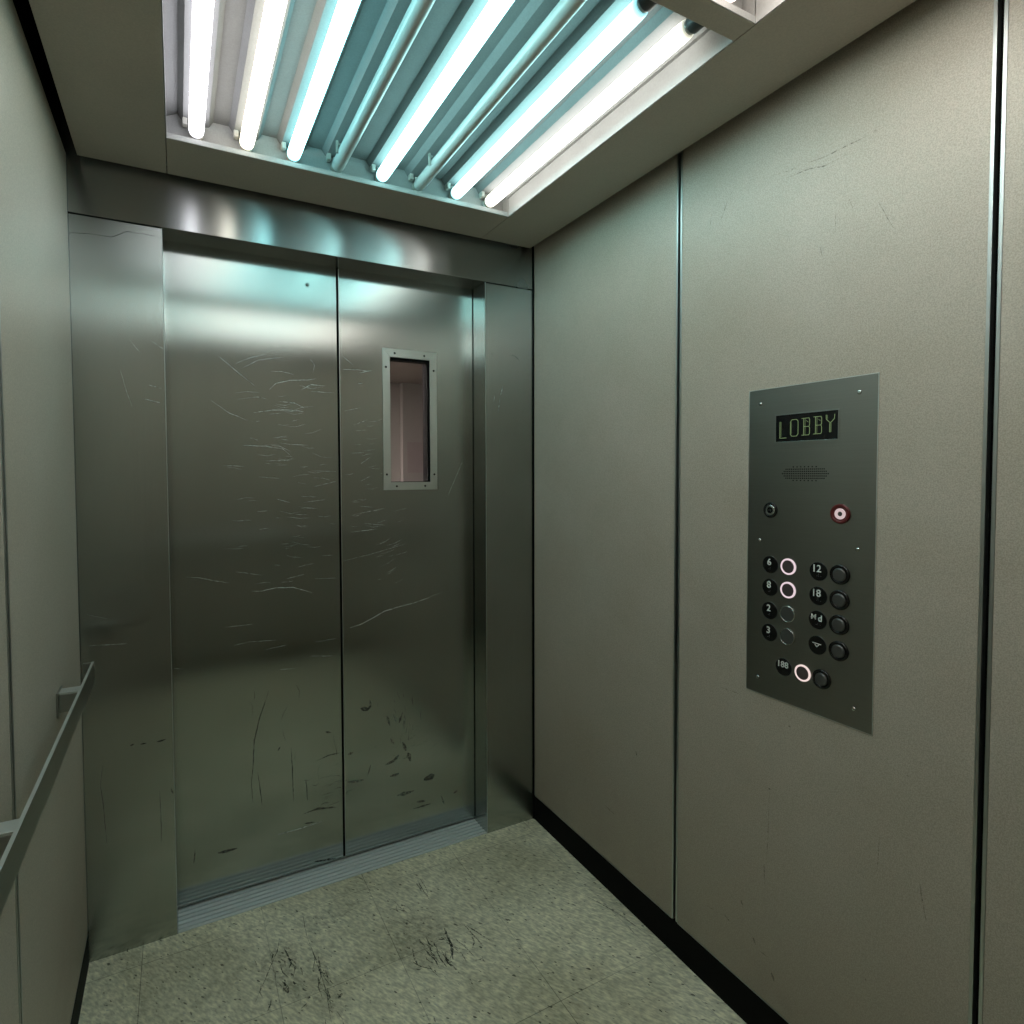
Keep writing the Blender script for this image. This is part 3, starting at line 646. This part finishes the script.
# speaker holes
sp_ = MB()
for j in range(-3, 4):
    for i in range(-12, 13):
        y = 0.850+i*0.0046; z = 1.4035+j*0.0052
        if (i/12.3)**2+(j/3.5)**2 <= 1.0 and not (abs(j) == 3 and i % 2):
            sp_.lathe((PX-0.0001, y, z), (-1,0,0), [(0.00155,0),(0.0015,0.0002)], 8, False)
sp_.build('speaker_holes', M['gap'], cp, label='oval patch of small speaker holes')
AX = (-1,0,0)
# key switch
ks = MB().ring((PX,0.935,1.3165), AX, 0.0125, 0.0185, 0.003).build('key_switch', M['blackgloss'], cp, label='black ringed key switch')
MB().lathe((PX,0.935,1.3165), AX, [(0.0124,0),(0.0124,0.0022),(0.0110,0.003)], 32).build('lock_face', M['screw'], ks)
kh = MB().ring((PX-0.003,0.935,1.3165), AX, 0.0035, 0.0072, 0.0005, 24); kh.box(PX-0.0036,PX-0.003,0.9338,0.9362,1.311,1.322); kh.build('keyhole', M['gap'], ks)
# alarm button
ab = MB().ring((PX,0.766,1.317), AX, 0.0150, 0.0215, 0.004).build('alarm_button', M['red'], cp, label='dark red ringed alarm button')
MB().lathe((PX,0.766,1.317), AX, [(0.0149,0),(0.0149,0.0015)], 32).build('button_recess', M['red'], ab)
MB().ring((PX-0.0015,0.766,1.317), AX, 0.0052, 0.0118, 0.0016).build('lit_ring', M['ringwhite'], ab)
MB().lathe((PX-0.0015,0.766,1.317), AX, [(0.0050,0),(0.0046,0.0016)], 20).build('button_center', M['btn'], ab)

def number_plate(y, z, txt, size, braille, m=None, sy=0.0):
    o = MB().lathe((PX, y, z), AX, [(0.0205,0),(0.0205,0.0009),(0.0200,0.0012)], 40).build('number_plate', M['blackgloss'], cp, label='black disc marked '+txt if txt else 'black disc marked with a small triangle')
    MB().ring((PX, y, z), AX, 0.0206, 0.0213, 0.0010, 40).build('plate_rim', M['btn'], o)
    if txt: text_mesh(txt, size, m or M['digit'], (PX-0.0018, y+sy, z+0.0055), 'marking', o)
    b = MB()
    for dy, dz in braille:
        b.lathe((PX-0.0012, y-dy, z-0.0105+dz), AX, [(0.0009,0),(0.0005,0.0006)], 8)
    if braille: b.build('braille', M['dimdigit'], o)
    return o
def ring_button(y, z, lit):
    if lit:
        mr, mc = (M['ringlit'] if lit == 1 else M['ringwarm']), M['btnlit']
        o = MB().ring((PX, y, z), AX, 0.0153, 0.0190, 0.003).build('floor_button', mr, cp, label='button with a glowing pink white ring')
        MB().lathe((PX, y, z), AX, [(0.0152,0),(0.0152,0.0018),(0.0135,0.0024)], 36).build('button_face', mc, o)
    else:
        o = MB().ring((PX, y, z), AX, 0.0176, 0.0192, 0.003).build('floor_button', M['screw'], cp, label='unlit flush button with a thin bright rim')
        MB().lathe((PX, y, z), AX, [(0.0175,0),(0.0175,0.0018),(0.016,0.0024)], 36).build('button_face', M['btn'], o)
    return o
def raised_button(y, z):
    o = MB().ring((PX, y, z), AX, 0.0145, 0.0215, 0.0045).build('round_button', M['blackgloss'], cp, label='grey button in a thick black bezel')
    MB().lathe((PX, y, z), AX, [(0.0142,0),(0.0142,0.004),(0.0125,0.0058),(0.011,0.0060)], 36).build('button_face', M['btn'], o)
    return o
br = [(-0.003,0),(0.0005,0),(0.0005,0.0035)]
for z, t, lit in ((1.185,'6',1),(1.130,'8',1),(1.0735,'2',0),(1.020,'3',0)):
    number_plate(0.934, z, t, 0.0225, br, None, 0.002); ring_button(0.8865, z+0.0015, lit)
for z, t in ((1.186,'12'),(1.131,'18'),(1.077,'M'),(1.020,'')):
    o = number_plate(0.813, z, t, 0.0225 if t != 'M' else 0.017, br+[(0.006,0)] if t else [], None, 0.004 if t != 'M' else 0.009)
    if t == 'M': text_mesh('d', 0.02, M['digit'], (PX-0.0018, 0.807, z+0.004), 'marking', o)
    if not t:
        mk = MB(); seg(mk, [(0.823,1.0245),(0.804,1.0235)], 0.0018); seg(mk, [(0.818,1.0215),(0.8135,1.0165),(0.809,1.0215)], 0.0015)
        for i_, vv in enumerate(mk.v): mk.v[i_] = (vv[0]-0.0012, vv[1], vv[2])
        mk.build('marking', M['digit'], o)
    raised_button(0.7645, z)
number_plate(0.895, 0.947, '188', 0.020, [], None, 0.002)
ring_button(0.847, 0.947, 2)
raised_button(0.8015, 0.947)
